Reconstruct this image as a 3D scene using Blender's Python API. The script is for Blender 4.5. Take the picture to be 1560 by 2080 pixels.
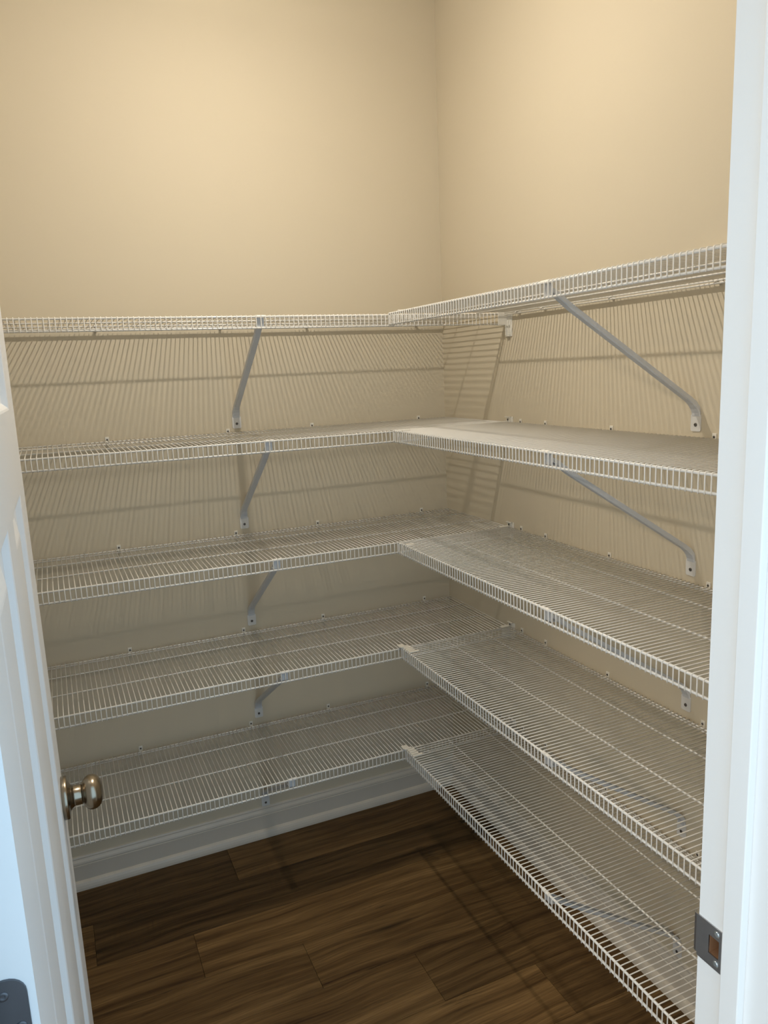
import bpy, bmesh, math, random
from mathutils import Vector, Matrix

# ------------------------------------------------------------------ clear
for o in list(bpy.data.objects):
    bpy.data.objects.remove(o, do_unlink=True)
scene = bpy.context.scene
COL = scene.collection

# ------------------------------------------------------------------ camera
# world frame: back wall is y = 0, right wall is x = 0, the pantry lies at x < 0, y < 0
CAM = Vector((-1.29074, -2.38840, 1.58334))
YAW, PITCH, ROLL, FPX = -0.41026, -0.1858, -0.0415, 1533.0
F = Vector((-math.sin(YAW) * math.cos(PITCH), math.cos(YAW) * math.cos(PITCH), math.sin(PITCH)))
R0 = F.cross(Vector((0, 0, 1))).normalized()
U0 = R0.cross(F)
RV = R0 * math.cos(ROLL) + U0 * math.sin(ROLL)
UV = -R0 * math.sin(ROLL) + U0 * math.cos(ROLL)
cd = bpy.data.cameras.new('camera')
cam = bpy.data.objects.new('camera', cd)
COL.objects.link(cam)
cam.matrix_world = Matrix(((RV.x, UV.x, -F.x, CAM.x), (RV.y, UV.y, -F.y, CAM.y), (RV.z, UV.z, -F.z, CAM.z), (0, 0, 0, 1)))
cd.sensor_fit = 'VERTICAL'
cd.sensor_height = 36.0
cd.lens = FPX / 2080.0 * 36.0
cd.clip_start = 0.02
scene.camera = cam

# ------------------------------------------------------------------ world (cool daylight of the room behind the camera)
w = bpy.data.worlds.new('daylight')
scene.world = w
w.use_nodes = True
bg = w.node_tree.nodes['Background']
bg.inputs[0].default_value = (0.55, 0.79, 1.0, 1)
bg.inputs[1].default_value = 0.70

# warm ceiling light of the room behind the camera
wl = bpy.data.lights.new('kitchen_light', 'AREA')
wl.shape = 'DISK'; wl.size = 0.35
wl.energy = 34.0
wl.color = (1.0, 0.80, 0.56)
wlo = bpy.data.objects.new('kitchen_light', wl)
COL.objects.link(wlo)
wlo.location = (-3.1, -3.5, 2.55)

BULB = (-0.78, -0.80, 2.615)
BULB_STRENGTH = 1010.0
BULB_COLOR = (1.0, 0.915, 0.785, 1)

vs = scene.view_settings
vs.view_transform = 'Standard'
vs.look = 'None'
vs.gamma = 1.0
vs.use_curve_mapping = False
vs.exposure = 1.35

# ------------------------------------------------------------------ materials
def new_mat(name):
    m = bpy.data.materials.new(name)
    m.use_nodes = True
    nt = m.node_tree
    b = nt.nodes['Principled BSDF']
    return m, nt, b

def N(nt, t, **kw):
    n = nt.nodes.new(t)
    for k, v in kw.items():
        setattr(n, k, v)
    return n

def plain(name, col, rough=0.5, metal=0.0, var=0.03, scale=6.0, bump=0.0, bscale=400.0, spec=0.5):
    m, nt, b = new_mat(name)
    tc = N(nt, 'ShaderNodeTexCoord')
    nz = N(nt, 'ShaderNodeTexNoise')
    nz.inputs['Scale'].default_value = scale
    nz.inputs['Detail'].default_value = 3
    nt.links.new(tc.outputs['Object'], nz.inputs['Vector'])
    mx = N(nt, 'ShaderNodeMix', data_type='RGBA')
    mx.inputs['A'].default_value = tuple(c * (1 - var) for c in col) + (1,)
    mx.inputs['B'].default_value = tuple(min(1, c * (1 + var)) for c in col) + (1,)
    nt.links.new(nz.outputs['Fac'], mx.inputs['Factor'])
    nt.links.new(mx.outputs['Result'], b.inputs['Base Color'])
    b.inputs['Roughness'].default_value = rough
    b.inputs['Metallic'].default_value = metal
    b.inputs['Specular IOR Level'].default_value = spec
    if bump:
        n2 = N(nt, 'ShaderNodeTexNoise')
        n2.inputs['Scale'].default_value = bscale
        n2.inputs['Detail'].default_value = 2
        nt.links.new(tc.outputs['Object'], n2.inputs['Vector'])
        bp = N(nt, 'ShaderNodeBump')
        bp.inputs['Strength'].default_value = bump
        bp.inputs['Distance'].default_value = 0.001
        nt.links.new(n2.outputs['Fac'], bp.inputs['Height'])
        nt.links.new(bp.outputs['Normal'], b.inputs['Normal'])
    return m

M_WALL = plain('beige_wall_paint', (0.60, 0.530, 0.405), 0.75, var=0.012, scale=2.5, bump=0.0, spec=0.35)
M_CEIL = plain('ceiling_paint', (0.80, 0.79, 0.76), 0.9)
M_TRIM = plain('white_trim_paint', (0.86, 0.86, 0.85), 0.38, var=0.008, scale=3)
M_BASE = plain('greige_baseboard_paint', (0.58, 0.53, 0.455), 0.4, var=0.01, scale=3)
M_DOOR = plain('white_door_paint', (0.85, 0.85, 0.85), 0.42, var=0.008, scale=3, bump=0.12, bscale=60)
M_WIRE = plain('white_epoxy_wire', (0.80, 0.78, 0.74), 0.32, var=0.01, scale=20)
M_PLASTIC = plain('white_plastic', (0.76, 0.73, 0.66), 0.35, var=0.02, scale=30)
M_BRACE = plain('light_grey_steel', (0.60, 0.615, 0.64), 0.45, var=0.03, scale=25)
M_SCREW = plain('dark_screw', (0.12, 0.11, 0.10), 0.4, metal=0.6)
M_ZINC = plain('zinc_screw', (0.55, 0.60, 0.62), 0.3, metal=0.9)
M_NICKEL = plain('aged_nickel', (0.33, 0.285, 0.22), 0.24, metal=1.0, var=0.08, scale=60, bump=0.05, bscale=900)
M_PEWTER = plain('brushed_pewter_plate', (0.40, 0.40, 0.41), 0.38, metal=1.0, var=0.08, scale=90)
M_HINGE = plain('dark_satin_nickel', (0.13, 0.135, 0.15), 0.45, metal=0.7, var=0.12, scale=50)
M_STUD = plain('raw_pine', (0.26, 0.13, 0.06), 0.8, var=0.2, scale=30)

def wood_mat():
    m, nt, b = new_mat('dark_walnut_vinyl')
    L = nt.links.new
    tc = N(nt, 'ShaderNodeTexCoord')
    oi = N(nt, 'ShaderNodeObjectInfo')
    mu = N(nt, 'ShaderNodeMath', operation='MULTIPLY'); mu.inputs[1].default_value = 37.0
    L(oi.outputs['Random'], mu.inputs[0])
    cx = N(nt, 'ShaderNodeCombineXYZ'); L(mu.outputs[0], cx.inputs[0]); L(mu.outputs[0], cx.inputs[1]); L(mu.outputs[0], cx.inputs[2])
    ad = N(nt, 'ShaderNodeVectorMath', operation='ADD'); L(tc.outputs['Object'], ad.inputs[0]); L(cx.outputs[0], ad.inputs[1])
    # gentle waviness of the grain
    wv = N(nt, 'ShaderNodeTexNoise'); wv.inputs['Scale'].default_value = 1.7; wv.inputs['Detail'].default_value = 2
    L(ad.outputs[0], wv.inputs['Vector'])
    sb = N(nt, 'ShaderNodeVectorMath', operation='SUBTRACT'); L(wv.outputs['Color'], sb.inputs[0]); sb.inputs[1].default_value = (0.5, 0.5, 0.5)
    sc = N(nt, 'ShaderNodeVectorMath', operation='MULTIPLY'); L(sb.outputs[0], sc.inputs[0]); sc.inputs[1].default_value = (0.0, 0.085, 0.0)
    ad2 = N(nt, 'ShaderNodeVectorMath', operation='ADD'); L(ad.outputs[0], ad2.inputs[0]); L(sc.outputs[0], ad2.inputs[1])
    mp = N(nt, 'ShaderNodeMapping'); mp.inputs['Scale'].default_value = (0.9, 21.0, 1.0); L(ad2.outputs[0], mp.inputs['Vector'])
    g1 = N(nt, 'ShaderNodeTexNoise'); g1.inputs['Scale'].default_value = 1.5; g1.inputs['Detail'].default_value = 9; g1.inputs['Roughness'].default_value = 0.68
    L(mp.outputs[0], g1.inputs['Vector'])
    mp2 = N(nt, 'ShaderNodeMapping'); mp2.inputs['Scale'].default_value = (5.0, 150.0, 1.0); L(ad2.outputs[0], mp2.inputs['Vector'])
    g2 = N(nt, 'ShaderNodeTexNoise'); g2.inputs['Scale'].default_value = 1.6; g2.inputs['Detail'].default_value = 4
    L(mp2.outputs[0], g2.inputs['Vector'])
    cr = N(nt, 'ShaderNodeValToRGB')
    e = cr.color_ramp.elements
    e[0].position = 0.28; e[0].color = (0.028, 0.012, 0.0045, 1)
    e[1].position = 0.72; e[1].color = (0.235, 0.140, 0.057, 1)
    n1 = e.new(0.42); n1.color = (0.085, 0.046, 0.016, 1)
    n2 = e.new(0.56); n2.color = (0.145, 0.084, 0.032, 1)
    L(g1.outputs['Fac'], cr.inputs['Fac'])
    mr = N(nt, 'ShaderNodeMapRange'); mr.inputs['From Min'].default_value = 0.3; mr.inputs['From Max'].default_value = 0.7
    mr.inputs['To Min'].default_value = 0.72; mr.inputs['To Max'].default_value = 1.18
    L(g2.outputs['Fac'], mr.inputs['Value'])
    mm = N(nt, 'ShaderNodeMix', data_type='RGBA', blend_type='MULTIPLY'); mm.inputs['Factor'].default_value = 1.0
    L(cr.outputs['Color'], mm.inputs['A']); L(mr.outputs['Result'], mm.inputs['B'])
    # plank tone
    mm2 = N(nt, 'ShaderNodeMix', data_type='RGBA', blend_type='MULTIPLY'); mm2.inputs['Factor'].default_value = 1.0
    L(mm.outputs['Result'], mm2.inputs['A']); L(oi.outputs['Color'], mm2.inputs['B'])
    # dark cracks / knots
    mp3 = N(nt, 'ShaderNodeMapping'); mp3.inputs['Scale'].default_value = (2.2, 20.0, 1.0); L(ad2.outputs[0], mp3.inputs['Vector'])
    vo = N(nt, 'ShaderNodeTexVoronoi'); vo.inputs['Scale'].default_value = 0.75; L(mp3.outputs[0], vo.inputs['Vector'])
    kn = N(nt, 'ShaderNodeMapRange'); kn.inputs['From Min'].default_value = 0.02; kn.inputs['From Max'].default_value = 0.20
    kn.inputs['To Min'].default_value = 0.22; kn.inputs['To Max'].default_value = 1.0
    L(vo.outputs['Distance'], kn.inputs['Value'])
    mm3 = N(nt, 'ShaderNodeMix', data_type='RGBA', blend_type='MULTIPLY'); mm3.inputs['Factor'].default_value = 1.0
    L(mm2.outputs['Result'], mm3.inputs['A']); L(kn.outputs['Result'], mm3.inputs['B'])
    mp4 = N(nt, 'ShaderNodeMapping'); mp4.inputs['Scale'].default_value = (1.7, 24.0, 1.0); L(ad2.outputs[0], mp4.inputs['Vector'])
    g4 = N(nt, 'ShaderNodeTexNoise'); g4.inputs['Scale'].default_value = 2.0; g4.inputs['Detail'].default_value = 6; g4.inputs['Roughness'].default_value = 0.7
    L(mp4.outputs[0], g4.inputs['Vector'])
    k4 = N(nt, 'ShaderNodeMapRange'); k4.inputs['From Min'].default_value = 0.63; k4.inputs['From Max'].default_value = 0.72
    k4.inputs['To Min'].default_value = 1.0; k4.inputs['To Max'].default_value = 0.30
    L(g4.outputs['Fac'], k4.inputs['Value'])
    mm4 = N(nt, 'ShaderNodeMix', data_type='RGBA', blend_type='MULTIPLY'); mm4.inputs['Factor'].default_value = 1.0
    L(mm3.outputs['Result'], mm4.inputs['A']); L(k4.outputs['Result'], mm4.inputs['B'])
    L(mm4.outputs['Result'], b.inputs['Base Color'])
    b.inputs['Roughness'].default_value = 0.48
    b.inputs['Specular IOR Level'].default_value = 0.2
    bp = N(nt, 'ShaderNodeBump'); bp.inputs['Strength'].default_value = 0.25; bp.inputs['Distance'].default_value = 0.001
    L(g2.outputs['Fac'], bp.inputs['Height']); L(bp.outputs['Normal'], b.inputs['Normal'])
    return m
M_WOOD = wood_mat()

def emit_mat(name, col, s):
    m = bpy.data.materials.new(name); m.use_nodes = True
    nt = m.node_tree
    nt.nodes.remove(nt.nodes['Principled BSDF'])
    e = nt.nodes.new('ShaderNodeEmission')
    e.inputs[0].default_value = col; e.inputs[1].default_value = s
    nt.links.new(e.outputs[0], nt.nodes['Material Output'].inputs[0])
    return m
M_BULB = emit_mat('lit_bulb', BULB_COLOR, BULB_STRENGTH)

# ------------------------------------------------------------------ mesh helpers
def box(bm, x0, x1, y0, y1, z0, z1, bev=0.0):
    vs_ = [bm.verts.new((x, y, z)) for z in (z0, z1) for y in (y0, y1) for x in (x0, x1)]
    fs = [(0, 2, 3, 1), (4, 5, 7, 6), (0, 1, 5, 4), (2, 6, 7, 3), (0, 4, 6, 2), (1, 3, 7, 5)]
    faces = [bm.faces.new([vs_[i] for i in f]) for f in fs]
    if bev:
        es = list({e for f in faces for e in f.edges})
        bmesh.ops.bevel(bm, geom=es, offset=bev, segments=2, profile=0.5, affect='EDGES')
    return faces

def tube(bm, pts, r, n=8, smooth=True):
    pts = [Vector(p) for p in pts]
    rs = r if isinstance(r, (list, tuple)) else [r] * len(pts)
    t0 = (pts[1] - pts[0]).normalized()
    ref = Vector((0, 0, 1)) if abs(t0.z) < 0.9 else Vector((1, 0, 0))
    u = t0.cross(ref).normalized()
    rings = []
    for i, p in enumerate(pts):
        if i == 0: t = t0
        elif i == len(pts) - 1: t = (pts[i] - pts[i - 1]).normalized()
        else: t = ((pts[i + 1] - p).normalized() + (p - pts[i - 1]).normalized()).normalized()
        u = (u - t * u.dot(t)).normalized()
        v = t.cross(u)
        rings.append([bm.verts.new(p + (u * math.cos(2 * math.pi * k / n) + v * math.sin(2 * math.pi * k / n)) * rs[i]) for k in range(n)])
    for a, b in zip(rings, rings[1:]):
        for k in range(n):
            f = bm.faces.new((a[k], a[(k + 1) % n], b[(k + 1) % n], b[k])); f.smooth = smooth
    bm.faces.new(rings[0][::-1]); bm.faces.new(rings[-1])

def lathe(bm, prof, n=40, axis='z', c=(0, 0, 0)):
    """prof: list of (r, h) along the axis."""
    rings = []
    for r, h in prof:
        ring = []
        for k in range(n):
            a = 2 * math.pi * k / n
            x, y = r * math.cos(a), r * math.sin(a)
            p = {'z': (x, y, h), 'y': (x, -h, y), 'x': (h, x, y)}[axis]
            ring.append(bm.verts.new(Vector(p) + Vector(c)))
        rings.append(ring)
    for a, b in zip(rings, rings[1:]):
        for k in range(n):
            f = bm.faces.new((a[k], a[(k + 1) % n], b[(k + 1) % n], b[k])); f.smooth = True
    bm.faces.new(rings[0][::-1]); bm.faces.new(rings[-1])

def prism(bm, poly, ax, t0, t1):
    """extrude polygon (list of 2-tuples) along axis ax (0,1,2) from t0 to t1"""
    def P(a, b, t):
        l = [a, b]; l.insert(ax, t); return bm.verts.new(l)
    A = [P(a, b, t0) for a, b in poly]; B = [P(a, b, t1) for a, b in poly]
    n = len(poly)
    bm.faces.new(A); bm.faces.new(B[::-1])
    for k in range(n):
        bm.faces.new((A[k], B[k], B[(k + 1) % n], A[(k + 1) % n]))

def mesh_of(bm, name, mat):
    bmesh.ops.recalc_face_normals(bm, faces=bm.faces[:])
    me = bpy.data.meshes.new(name)
    bm.to_mesh(me); bm.free()
    me.materials.append(mat)
    return me

def link(name, me, parent=None, loc=(0, 0, 0), rot=(0, 0, 0)):
    o = bpy.data.objects.new(name, me)
    COL.objects.link(o)
    o.location = loc; o.rotation_euler = rot
    if parent: o.parent = parent
    return o

def obj(name, bm, mat, parent=None, loc=(0, 0, 0), rot=(0, 0, 0)):
    return link(name, mesh_of(bm, name, mat), parent, loc, rot)

def thing(name, label, cat, loc, rotz=0, group=None):
    o = bpy.data.objects.new(name, None)
    COL.objects.link(o)
    o.location = loc; o.rotation_euler = (0, 0, rotz)
    o.empty_display_size = 0.05
    o['label'] = label; o['category'] = cat
    if group: o['group'] = group
    return o

def struct(o):
    o['kind'] = 'structure'
    return o

# ------------------------------------------------------------------ room shell
XL, YF, ZC = -1.66, -1.791, 2.78        # left wall, pantry face of the front wall, ceiling
YK = YF - 0.116                          # kitchen face of the front wall
XJR, XJL, ZH = -0.635, -1.402, 2.055     # jamb faces and head height
WT = 0.10

bm = bmesh.new(); box(bm, XL - WT, WT, 0, WT, -0.05, ZC); struct(obj('wall_back', bm, M_WALL))
bm = bmesh.new(); box(bm, 0, WT, YK, 0, -0.05, ZC); struct(obj('wall_right', bm, M_WALL))
bm = bmesh.new(); box(bm, XL - WT, XL, YK, 0, -0.05, ZC); struct(obj('wall_left', bm, M_WALL))
bm = bmesh.new()
JT = 0.019
box(bm, XJR + JT, 0, YK, YF, -0.05, ZC)
box(bm, WT, 1.6, YK, YF, -0.05, ZC)
box(bm, XL, XJL - JT, YK, YF, -0.05, ZC)
box(bm, -3.2, XL - WT, YK, YF, -0.05, ZC)
box(bm, XJL - JT, XJR + JT, YK, YF, ZH + JT, ZC)
struct(obj('wall_front', bm, M_WALL))
bm = bmesh.new(); box(bm, XL - WT, WT, YK, WT, ZC, ZC + 0.1); struct(obj('ceiling', bm, M_CEIL))

# floor: subfloor with separate planks running along x
bm = bmesh.new(); box(bm, -3.2, 1.6, -4.2, WT, -0.06, -0.006)
floor = struct(obj('floor', bm, plain('subfloor', (0.02, 0.014, 0.01), 0.9)))
PW, PL = 0.1765, 1.22
def plank_mesh(L):
    bm = bmesh.new()
    g = 0.0004
    box(bm, g, L - g, g, PW - g, -0.0055, 0.0, 0.0006)
    return mesh_of(bm, 'plank', M_WOOD)
full = plank_mesh(PL)
y_top = -0.0285 + PW
joint0 = {0: -0.90 + 0.0, 1: -0.90, 2: -1.337, 3: -1.074, 4: -0.80, 5: -0.534, 6: -0.26}
k = 0
yy = y_top
rnd = random.Random(4)
# board tones: (row from the back wall, 0 left / 1 right of the end joint)
TONE = {(1, 0): 0.72, (1, 1): 0.95, (2, 0): 1.0, (2, 1): 0.62, (3, 0): 0.98, (3, 1): 1.15, (4, 0): 1.0, (4, 1): 1.08, (5, 0): 1.12, (5, 1): 0.95, (6, 0): 1.22, (6, 1): 0.9}
while yy > -3.9:
    y0 = yy - PW
    j = joint0.get(k)
    if k == 0: j = -0.35
    if j is None: j = -0.26 + 0.267 * (k - 6) + rnd.uniform(-0.05, 0.05)
    x = j
    while x > -3.1: x -= PL
    while x < 1.5:
        x0, x1 = x, x + PL
        yt = min(yy, -0.001)
        if k == 0:
            bm = bmesh.new(); box(bm, 0.0004, PL - 0.0004, 0.0004, yt - y0 + 0.0, -0.0055, 0.0, 0.0006)
            me = mesh_of(bm, 'plank', M_WOOD)
        else:
            me = full
        if x1 > -3.2 and x0 < 1.6:
            if YK < (y0 + PW / 2) and (x1 < XL or x0 > 0.0):
                pass
            else:
                pk = link('plank', me, floor, (x0, y0, 0.0))
                tv = TONE.get((k, 0 if x0 + PL <= j + 0.001 else 1), rnd.uniform(0.85, 1.2))
                pk.color = (tv, tv * 0.99, tv * 0.97, 1)
        x = x1
    yy = y0
    k += 1

# baseboards with quarter-round shoe
def base_profile():
    return [(0, 0.0), (0.028, 0.0), (0.0275, 0.008), (0.0255, 0.016), (0.0225, 0.023), (0.018, 0.0275), (0.0145, 0.029),
            (0.0145, 0.078), (0.0125, 0.080), (0.0125, 0.084), (0.0110, 0.089), (0.0085, 0.093), (0.0065, 0.097), (0.0065, 0.101),
            (0.0045, 0.105), (0, 0.106)]
bm = bmesh.new(); prism(bm, [(-d, z) for d, z in base_profile()], 0, XL, 0.0); struct(obj('baseboard_back', bm, M_BASE))
bm = bmesh.new(); prism(bm, [(-d, z) for d, z in base_profile()], 1, YF, 0.0); struct(obj('baseboard_right', bm, M_BASE))
bm = bmesh.new(); prism(bm, [(XL + d, z) for d, z in base_profile()], 1, YF, 0.0); struct(obj('baseboard_left', bm, M_BASE))

# door frame: jambs, stops, casing
SZ0, SZ1 = 0.862, 0.918      # strike plate
HY0, HY1, HZ0, HZ1 = -1.8235, -1.8075, 0.877, 0.904     # latch hole
def jamb(xf, s, name, hole=False):
    """xf face of the jamb, s = +1 when the wall lies at +x"""
    bm = bmesh.new()
    def bx(a, b, y0, y1, z0, z1):
        xa, xb = sorted((xf + s * a, xf + s * b)); box(bm, xa, xb, y0, y1, z0, z1)
    if hole:
        bx(0, JT, YK, YF, 0, HZ0); bx(0, JT, YK, YF, HZ1, ZH + JT)
        bx(0, JT, YK, HY0, HZ0, HZ1); bx(0, JT, HY1, YF, HZ0, HZ1)
    else:
        bx(0, JT, YK, YF, 0, ZH + JT)
    j = struct(obj(name, bm, M_TRIM))
    bm = bmesh.new()
    xa, xb = sorted((xf, xf - s * 0.011)); box(bm, xa, xb, -1.860, -1.8345, 0, ZH - 0.011, 0.0012)
    obj('door_stop', bm, M_TRIM, j)
    # casings, room side and pantry side
    for (ya, yb, rv) in ((YF, YF + 0.013, 0.019), (YK - 0.016, YK, 0.006)):
        bm = bmesh.new()
        xa, xb = sorted((xf + s * rv, xf + s * (rv + 0.057))); box(bm, xa, xb, ya, yb, 0, ZH + 0.006, 0.003)
        obj('casing', bm, M_TRIM, j)
    return j
jr = jamb(XJR, 1, 'trim_1', True)
jl = jamb(XJL, -1, 'trim_2')
bm = bmesh.new(); box(bm, XJL, XJR, YK, YF, ZH, ZH + JT)
jh = struct(obj('trim_3', bm, M_TRIM))
bm = bmesh.new(); box(bm, XJL, XJR, -1.860, -1.8345, ZH - 0.011, ZH, 0.0012); obj('door_stop', bm, M_TRIM, jh)
for (ya, yb) in ((YF, YF + 0.016), (YK - 0.016, YK)):
    bm = bmesh.new(); box(bm, XJL - 0.063, XJR + 0.063, ya, yb, ZH + 0.006, ZH + 0.063, 0.003); obj('casing', bm, M_TRIM, jh)
# raw wood at the bottom of the latch pocket
bm = bmesh.new()
box(bm, XJR + JT, XJR + JT + 0.002, HY0 - 0.001, HY1 + 0.001, HZ0 - 0.001, HZ1 + 0.001)
box(bm, XJR + 0.0006, XJR + JT, HY0 - 0.0005, HY0 + 0.0006, HZ0, HZ1)
box(bm, XJR + 0.0006, XJR + JT, HY1 - 0.0006, HY1 + 0.0005, HZ0, HZ1)
box(bm, XJR + 0.0006, XJR + JT, HY0, HY1, HZ0 - 0.0005, HZ0 + 0.0006)
box(bm, XJR + 0.0006, XJR + JT, HY0, HY1, HZ1 - 0.0006, HZ1 + 0.0005)
p_ = obj('latch_pocket', bm, M_STUD, jr); p_['label'] = 'bare brown wood inside the latch hole'
# nail-hole mark on the jamb
bm = bmesh.new(); lathe(bm, [(0.0012, 0), (0.0009, 0.0005)], 12, 'x', (-0.6352, -1.842, 1.532)); obj('nail_head', bm, plain('nail_fill', (0.5, 0.5, 0.5), 0.6), jr)

# strike plate (with hole, lip and two screws)
bm = bmesh.new()
PYB, PYF_ = -1.7905, -1.8265
ys = [PYF_, HY0 + 0.0005, HY1 - 0.0005, PYB]
zs = [SZ0, HZ0 + 0.001, HZ1 - 0.001, SZ1]
T = 0.0016
for i in range(3):
    for j2 in range(3):
        if i == 1 and j2 == 1: continue
        box(bm, XJR - T, XJR, ys[i], ys[i + 1], zs[j2], zs[j2 + 1])
bmesh.ops.remove_doubles(bm, verts=bm.verts[:], dist=1e-6)
# curved lip reaching past the corner of the jamb
lipz = (SZ0 + 0.004, SZ1 - 0.0005)
arc = [(XJR - T, PYB), (XJR - T, PYB + 0.0018), (XJR - T + 0.0004, PYB + 0.0048), (XJR + 0.0010, PYB + 0.0068)]
arc_in = [(XJR, PYB), (XJR, PYB + 0.0018), (XJR + 0.0008, PYB + 0.0042), (XJR + 0.0024, PYB + 0.0058)]
prism(bm, arc + arc_in[::-1], 2, lipz[0], lipz[1])
sp = obj('strike_plate', bm, M_PEWTER, jr); sp['label'] = 'pewter latch strike plate with a curved lip'
for z in (0.8705, 0.9105):
    bm = bmesh.new(); lathe(bm, [(0.0042, 0), (0.0042, -0.0006), (0.0036, -0.0012), (0.0020, -0.0012)], 20, 'x', (XJR - T, -1.8195, z))
    o = obj('screw', bm, M_ZINC, sp)
    bm = bmesh.new()

# ------------------------------------------------------------------ door, hinged at left and swung into the pantry
DW, DH, DT = 0.762, 2.032, 0.035
door_ang = math.atan2(1, 0) - math.atan2(0.0113, 0.76) 
stile, mid0, mid1 = 0.116, 0.334, 0.430
cols = [(stile, mid0), (mid1, 0.643)]
rows = [(0.235, 1.412), (1.538, 1.915)]
XS = sorted({0.0, DW} | {v for c in cols for v in c})
ZS = sorted({0.0, DH} | {v for r in rows for v in r})
bm = bmesh.new()
def quad(bm, pts):
    bm.faces.new([bm.verts.new(p) for p in pts])
for side in (0, 1):
    y = 0.0 if side == 0 else DT
    for i in range(len(XS) - 1):
        for j2 in range(len(ZS) - 1):
            c = ((XS[i], XS[i + 1]) in cols) and ((ZS[j2], ZS[j2 + 1]) in rows)
            if not c:
                quad(bm, [(XS[i], y, ZS[j2]), (XS[i + 1], y, ZS[j2]), (XS[i + 1], y, ZS[j2 + 1]), (XS[i], y, ZS[j2 + 1])])
quad(bm, [(0, 0, 0), (0, DT, 0), (0, DT, DH), (0, 0, DH)])
quad(bm, [(DW, 0, 0), (DW, DT, 0), (DW, DT, DH), (DW, 0, DH)])
quad(bm, [(0, 0, 0), (DW, 0, 0), (DW, DT, 0), (0, DT, 0)])
quad(bm, [(0, 0, DH), (DW, 0, DH), (DW, DT, DH), (0, DT, DH)])
bmesh.ops.remove_doubles(bm, verts=bm.verts[:], dist=1e-6)
# local x runs along the door width, +y into the slab; room face is y = 0
door = obj('door_1', bm, M_DOOR, None, (-1.3523, -1.778, 0.010), (0, 0, door_ang))
struct(door)
def panel_mesh(x0, x1, z0, z1, y, s):
    """moulded panel: sticking slope, flat recess, raised field; s=+1 into the slab"""
    bm = bmesh.new()
    levels = [(0, 0), (0.003, 0.0012), (0.010, 0.0085), (0.019, 0.0105), (0.030, 0.0105), (0.052, 0.0045), (0.056, 0.0040)]
    rings = []
    for ins, d in levels:
        rings.append([bm.verts.new(p) for p in [(x0 + ins, y + s * d, z0 + ins), (x1 - ins, y + s * d, z0 + ins), (x1 - ins, y + s * d, z1 - ins), (x0 + ins, y + s * d, z1 - ins)]])
    for a, b in zip(rings, rings[1:]):
        for k in range(4):
            bm.faces.new((a[k], a[(k + 1) % 4], b[(k + 1) % 4], b[k]))
    bm.faces.new(rings[-1])
    return bm
for c in cols:
    for r in rows:
        obj('panel', panel_mesh(c[0], c[1], r[0], r[1], 0.0, 1), M_DOOR, door)
        obj('panel', panel_mesh(c[0], c[1], r[0], r[1], DT, -1), M_DOOR, door)
# knob on the room face (local -y), and its twin on the pantry face
def knob(y, s):
    KX, KZ = DW - 0.060, 0.876
    bm = bmesh.new()
    ros = [(0.0350, 0.0), (0.0362, 0.001), (0.0362, 0.0085), (0.0350, 0.0098), (0.0290, 0.0105), (0.0240, 0.0120), (0.0200, 0.0145), (0.0175, 0.0185)]
    lathe(bm, [(r, h * s) for r, h in ros], 48, 'y', (KX, y, KZ))
    k1 = obj('door_knob', bm, M_NICKEL, door)
    k1['label'] = 'aged nickel round door knob on a circular plate'
    bm = bmesh.new()
    shank = [(0.0172, 0.0170), (0.0168, 0.0200), (0.0168, 0.0305), (0.0160, 0.0315), (0.0110, 0.0317), (0.0105, 0.0345)]
    lathe(bm, [(r, h * s) for r, h in shank], 40, 'y', (KX, y, KZ)); obj('shank', bm, M_NICKEL, k1)
    bm = bmesh.new()
    pr = []
    prof = [(0.0105, 0.0330), (0.0140, 0.0338), (0.0200, 0.0360), (0.0255, 0.0400), (0.0287, 0.0450), (0.0296, 0.0495), (0.0290, 0.0545),
            (0.0268, 0.0592), (0.0230, 0.0630), (0.0175, 0.0658), (0.0110, 0.0674), (0.0040, 0.0680)]
    lathe(bm, [(r, (h - 0.0025) * s) for r, h in prof], 48, 'y', (KX, y, KZ)); obj('knob', bm, M_NICKEL, k1)
knob(0.0, 1)
bm = bmesh.new(); lathe(bm, [(0.0345, 0), (0.0355, -0.001), (0.0355, -0.0055), (0.0265, -0.0085), (0.018, -0.0135), (0.0155, -0.0285), (0.0100, -0.0345), (0.0200, -0.0360), (0.0287, -0.0450), (0.0290, -0.0545), (0.0175, -0.0655), (0.0040, -0.0680)], 32, 'y', (DW - 0.06, DT, 0.876))
obj('door_knob', bm, M_NICKEL, door)
# three hinges on the hinge edge (local x = 0 face)
def hinge(zc):
    bm = bmesh.new()
    r = 0.0155; y0, y1 = 0.006, DT + 0.001; z0, z1 = zc - 0.0445, zc + 0.0445
    poly = [(y1, z0), (y1, z1)]
    for k in range(7):
        a = math.pi / 2 * k / 6
        poly.append((y0 + r - r * math.sin(a), z1 - r + r * math.cos(a)))
    for k in range(7):
        a = math.pi / 2 * k / 6
        poly.append((y0 + r - r * math.cos(a), z0 + r - r * math.sin(a)))
    prism(bm, poly, 0, -0.0022, 0.0)
    h = obj('hinge', bm, M_HINGE, door)
    h['label'] = 'dark satin hinge leaf with rounded corners'
    bm = bmesh.new(); tube(bm, [(-0.0015, DT + 0.006, z0), (-0.0015, DT + 0.006, z1)], 0.0058, 16); obj('hinge_pin', bm, M_HINGE, h)
    for (yy, zz) in ((0.0235, zc + 0.031), (0.0135, zc), (0.0235, zc - 0.031)):
        bm = bmesh.new(); lathe(bm, [(0.0042, -0.0021), (0.0042, -0.0026), (0.0022, -0.0030), (0.0012, -0.0024)], 18, 'x', (0, yy, zz)); obj('screw', bm, M_HINGE, h)
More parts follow.
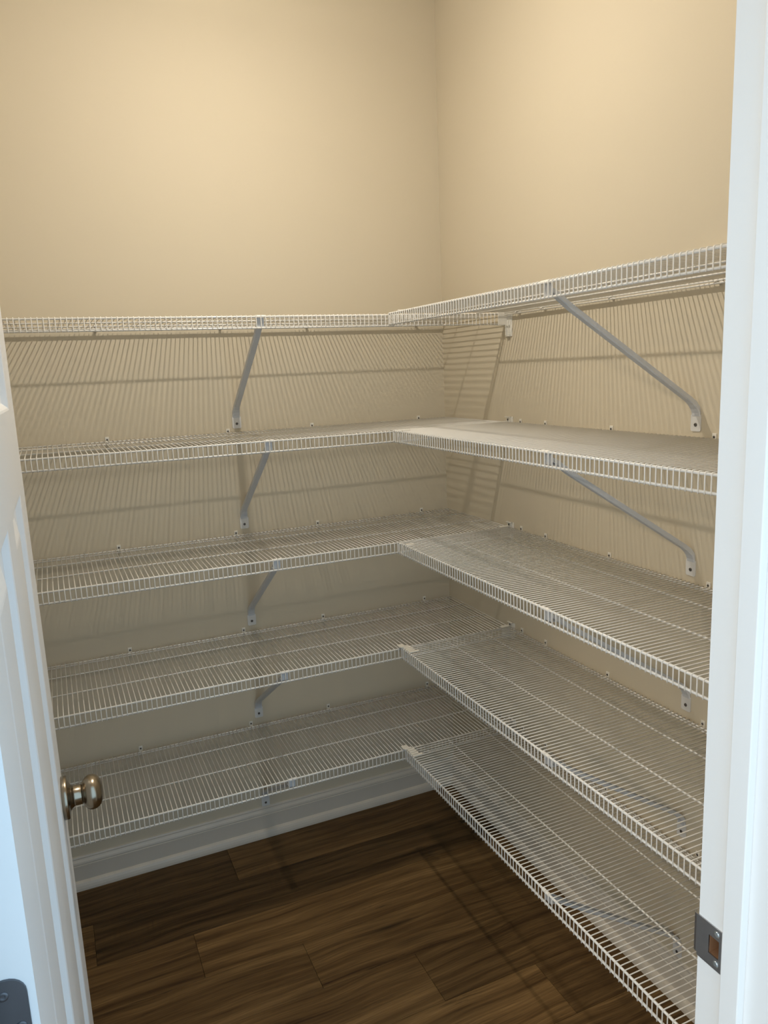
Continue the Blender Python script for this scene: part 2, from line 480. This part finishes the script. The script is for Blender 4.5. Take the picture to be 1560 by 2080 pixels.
for zc in (0.27, 1.062, 1.83):
    hinge(zc)
    bm = bmesh.new(); box(bm, XJL, XJL + 0.0018, YF - 0.032, YF + 0.004, zc + 0.010 - 0.0445, zc + 0.010 + 0.0445, 0.0005)
    obj('hinge_leaf', bm, M_HINGE, jl)

# ------------------------------------------------------------------ wire shelves
Z = [0.4161, 0.7494, 1.0790, 1.4079, 1.7329]
ZR = [0.4200, 0.7535, 1.0815, 1.4092, 1.7358]
O_BACK = [0.0185, 0.118, 0.258, 0.4060]
O_RIGHT = [0.0125, 0.110, 0.2445, 0.3910]
PITCHW = 0.0127
LIP = 0.0285
RF, RM, RW = 0.0027, 0.0021, 0.00128

def wire_mesh(O):
    top = RM + RW * 0.6
    ob, of = O[0], O[3]
    bm = bmesh.new()
    pts = [(0, ob - 0.004, top), (0, of - 0.003, top + 0.0006)]
    for a in (60, 30, 0):
        a = math.radians(a)
        pts.append((0, of + (RF + RW * 0.7) * math.cos(a), (RF + RW * 0.7) * math.sin(a)))
    pts += [(0, of + RF + RW * 0.7, -LIP + 0.001), (0, of + RF + RW * 0.5, -LIP - 0.003)]
    tube(bm, pts, RW, 6)
    return mesh_of(bm, 'wire', M_WIRE)
W_BACK, W_RIGHT = wire_mesh(O_BACK), wire_mesh(O_RIGHT)

def rod(name, a0, a1, o, z, r, parent, n=10):
    bm = bmesh.new(); tube(bm, [(a0, o, z), (a1, o, z)], r, n)
    return obj(name, bm, M_WIRE, parent)

def clip_meshes(ob):
    bm = bmesh.new()
    box(bm, -0.0058, 0.0058, 0.0, 0.0028, -0.006, 0.0135, 0.0011)       # plate on the wall
    box(bm, -0.0036, 0.0036, 0.0015, ob - 0.001, -0.0075, -0.0030, 0.0008)   # arm
    pts = []
    for k in range(9):
        a = math.radians(150 + 200 * k / 8)
        pts.append((0, ob + 0.0042 * math.cos(a), 0.0042 * math.sin(a)))
    for dx in (-0.0022, 0.0, 0.0022):
        tube(bm, [(dx, p[1], p[2]) for p in pts], 0.0013, 5)
    body = mesh_of(bm, 'wall_clip', M_PLASTIC)
    bm = bmesh.new()
    lathe(bm, [(0.0029, -0.0026), (0.0029, -0.0036), (0.0018, -0.0042), (0.0008, -0.0036)], 14, 'y', (0, 0, 0.0054))
    return body, mesh_of(bm, 'screw', M_SCREW)
CLIP_B, CLIP_R = clip_meshes(O_BACK[0]), clip_meshes(O_RIGHT[0])

def end_bracket(parent, sgn, top_plate):
    """at local x = 0 (the wall the lip runs into); sgn = direction of the shelf along local x"""
    bm = bmesh.new()
    of = O_BACK[3]
    def bx(a0, a1, o0, o1, z0, z1, bev=0.0008):
        x0, x1 = sorted((sgn * a0, sgn * a1)); box(bm, x0, x1, o0, o1, z0, z1, bev)
    bx(0.0, 0.034, of + 0.0040, of + 0.0062, -0.0315, 0.0055)
    bx(0.0, 0.034, of - 0.0105, of + 0.0062, 0.0038, 0.0058)
    bx(0.0, 0.034, of - 0.0105, of + 0.0062, -0.0325, -0.0305)
    if top_plate:
        bx(0.0, 0.0026, of - 0.006, of + 0.030, -0.034, 0.0200)
        bx(0.0, 0.0085, of + 0.021, of + 0.0235, -0.034, 0.0200)
        bx(0.0, 0.0085, of - 0.006, of + 0.0235, 0.0175, 0.0200)
    else:
        bx(0.0, 0.0026, of - 0.006, of + 0.030, -0.066, 0.004)
        bx(0.0, 0.0100, of + 0.0045, of + 0.0070, -0.062, -0.030)
        bx(0.0, 0.0100, of + 0.0180, of + 0.0205, -0.062, -0.030)
        bx(0.0, 0.0100, of + 0.0045, of + 0.0205, -0.066, -0.0635)
    o = obj('end_bracket', bm, M_PLASTIC, parent)
    bm = bmesh.new()
    zz = 0.010 if top_plate else -0.050
    lathe(bm, [(0.0034, 0.0022 * sgn), (0.0034, 0.0036 * sgn), (0.0015, 0.0042 * sgn)], 14, 'x', (0, of + 0.003 if top_plate else of + 0.0125, zz))
    obj('screw', bm, M_SCREW, o)

def shelf(name_label, loc, rotz, O, wm, a0, a1, clips, clipm, group):
    t = thing('wire_shelf', name_label, 'shelf', loc, rotz, group)
    rod('front_rod', a0, a1, O[3], 0, RF, t)
    rod('lip_rod', a0, a1, O[3], -LIP, RF * 0.95, t)
    for q, nm in ((0, 'back_rod'), (1, 'cross_rod'), (2, 'cross_rod')):
        rod(nm, a0, a1, O[q], 0, RM, t, 8)
    rod('back_rod', a0, a1, O[0], -0.0058, RM, t, 8)
    n = int(abs(a1 - a0) / PITCHW)
    st = math.copysign(PITCHW, a1 - a0)
    for i in range(n + 1):
        a = a0 + st * (i + 0.25)
        if (a - a1) * st > 0: break
        link('wire', wm, t, (a, 0, 0))
    for a in clips:
        c = link('wall_clip', clipm[0], t, (a, 0, 0))
        link('screw', clipm[1], c)
    return t

back_words = ['lowest', 'second lowest', 'middle', 'second highest', 'highest']
def hooks(a, of, parent):
    for d in (-0.5, 0.5):
        bm = bmesh.new()
        c = a + d * PITCHW
        ro, ri = RF + 0.0018, RF + 0.0003
        angs = [math.radians(-20 + 235 * k / 10) for k in range(11)]
        poly = [(of + ro * math.cos(q), ro * math.sin(q)) for q in angs] + [(of + ri * math.cos(q), ri * math.sin(q)) for q in angs[::-1]]
        prism(bm, poly, 0, c - 0.0046, c + 0.0046)
        obj('rod_hook', bm, M_WIRE, parent)

for i in range(5):
    lab = 'white wire shelf on the wall facing the door, %s of its five' % back_words[i]
    t = shelf(lab, (0, 0, Z[i]), math.pi, O_BACK, W_BACK, 0.004, 1.650, [0.106, 0.499, 0.778, 1.139, 1.50], CLIP_B, 'wire shelves on the back wall')
    end_bracket(t, 1, i != 4)
    lab = 'white wire shelf on the right-hand wall running toward the doorway, %s of its five' % back_words[i]
    t = shelf(lab, (0, 0, ZR[i]), math.pi / 2, O_RIGHT, W_RIGHT, -0.4155, -1.775, [-0.4765, -0.601, -0.878, -1.202, -1.50], CLIP_R, 'wire shelves on the right wall')
    # plastic pieces that lock the two shelves together at the inner corner
    steps = 5 if i < 2 else 1
    for k in range(steps):
        bm = bmesh.new()
        y0 = -0.4100 - k * PITCHW - 0.0105 if i < 2 else -0.478
        x0, x1 = -0.392, -0.368
        if k == 0 and i < 2: x0, x1 = -0.397, -0.372
        if i < 2 and k == steps - 1: x1 = -0.360
        # local x = world y, local y = -world x
        box(bm, y0, y0 + 0.0098, -x1, -x0, 0.0022, 0.0068, 0.001)
        if k == 0 and i < 2: box(bm, y0 + 0.005, y0 + 0.027, -x1 + 0.008, -x0 + 0.002, 0.0024, 0.0064, 0.001)
        obj('joining_clip', bm, M_PLASTIC, t)

# ------------------------------------------------------------------ diagonal support braces
def brace(label, loc, rotz, a_foot, a_top, of, group):
    """local frame as the shelves; root at the foot on the wall"""
    t = thing('support_brace', label, 'brace', loc, rotz, group)
    # U-channel swept along the strut
    dz = -0.262
    path = [(0.0030, -0.279), (0.0045, -0.272), (0.0090, -0.263), (0.0170, -0.2540), (0.030, -0.2440), (of - 0.055, -0.0520), (of - 0.018, -0.0245), (of - 0.006, -0.0150)]
    wid = [0.0235, 0.0235, 0.0235, 0.0205, 0.0185, 0.0175, 0.0175, 0.0175]
    dep = [0.0012, 0.004, 0.008, 0.010, 0.010, 0.010, 0.009, 0.006]
    bm = bmesh.new(); th = 0.0015
    rings = []
    for i, (o, z) in enumerate(path):
        if i == 0: d = Vector((path[1][0] - o, path[1][1] - z))
        elif i == len(path) - 1: d = Vector((o - path[i - 1][0], z - path[i - 1][1]))
        else: d = Vector((path[i + 1][0] - path[i - 1][0], path[i + 1][1] - path[i - 1][1]))
        d.normalize()
        nrm = Vector((d.y, -d.x))       # outward / downward
        f = (z + 0.279) / 0.264
        a = (a_top - a_foot) * f
        hw, dp = wid[i] / 2, dep[i]
        sec = [(-hw, -dp), (-hw, -0.002), (-hw + 0.002, 0), (hw - 0.002, 0), (hw, -0.002), (hw, -dp),
               (hw - th, -dp), (hw - th, -th - 0.0005), (-hw + th, -th - 0.0005), (-hw + th, -dp)]
        rings.append([bm.verts.new((a + p, o + nrm.x * q, z + nrm.y * q)) for p, q in sec])
    n = 10
    for A, B in zip(rings, rings[1:]):
        for k in range(n): bm.faces.new((A[k], A[(k + 1) % n], B[(k + 1) % n], B[k]))
    bm.faces.new(rings[0][::-1]); bm.faces.new(rings[-1])
    obj('strut', bm, M_BRACE, t)
    # foot plate
    bm = bmesh.new()
    hw, r = 0.0140, 0.0045; z0, z1 = -0.312, -0.2755
    poly = []
    for cx, cz, s in ((hw - r, z1 - 0.002, 0), (-hw + r, z1 - 0.002, 1), (-hw + r, z0 + r, 2), (hw - r, z0 + r, 3)):
        rr = 0.002 if s < 2 else r
        cx = (hw - rr) * (1 if s in (0, 3) else -1)
        for k in range(5):
            a = math.pi / 2 * (s + k / 4)
            poly.append((cx + rr * math.cos(a), cz + rr * math.sin(a)))
    prism(bm, poly, 1, 0.0004, 0.0022)
    fp = obj('foot_plate', bm, plain('pale_grey_steel', (0.68, 0.67, 0.65), 0.4), t)
    bm = bmesh.new(); lathe(bm, [(0.0040, -0.0022), (0.0040, -0.0034), (0.0022, -0.0042), (0.0010, -0.0034)], 16, 'y', (0, 0, -0.2975))
    obj('screw', bm, M_SCREW, fp)
    # head plate behind the lip and the two hooks over the front rod
    at = a_top - a_foot
    bm = bmesh.new()
    box(bm, at - 0.0095, at + 0.0095, of - 0.0065, of - 0.0050, -0.0275, -0.0025)
    box(bm, at - 0.0095, at + 0.0095, of - 0.0300, of - 0.0050, -0.0275, -0.0262)
    obj('head_plate', bm, M_BRACE, t)
    hooks(at, of, t)
    return t
words = ['lowest', 'second lowest', 'middle', 'second highest', 'highest']
for i in range(5):
    brace('grey metal diagonal brace under the %s shelf on the wall facing the door' % words[i], (-0.748, 0, Z[i]), math.pi, 0.748, 0.7565, O_BACK[3], 'braces under the back wall shelves')
    brace('grey metal diagonal brace under the %s shelf on the right-hand wall' % words[i], (0, -1.150, ZR[i]), math.pi / 2, -1.150, -1.1426, O_RIGHT[3], 'braces under the right wall shelves')

# ------------------------------------------------------------------ ceiling lamp (above the frame)
t = thing('ceiling_lamp', 'lit white bulb in a round porcelain holder on the pantry ceiling', 'lamp', (BULB[0], BULB[1], ZC))
bm = bmesh.new(); lathe(bm, [(0.055, 0), (0.056, -0.012), (0.040, -0.030), (0.030, -0.045), (0.024, -0.055)], 40, 'z'); obj('lamp_holder', bm, M_PLASTIC, t)
bm = bmesh.new(); bc = BULB[2] - ZC
lathe(bm, [(0.013, -0.050), (0.013, -0.075), (0.018, -0.095), (0.021, bc + 0.020), (0.021, bc + 0.001)], 32, 'z'); obj('bulb_base', bm, M_PLASTIC, t)
bm = bmesh.new()
lathe(bm, [(0.021, bc)] + [(max(0.0006, 0.021 * math.cos(math.pi / 2 * q / 5)), bc - 0.001 - 0.0142 * math.sin(math.pi / 2 * q / 5)) for q in range(6)], 16, 'z'); obj('bulb', bm, M_BULB, t)
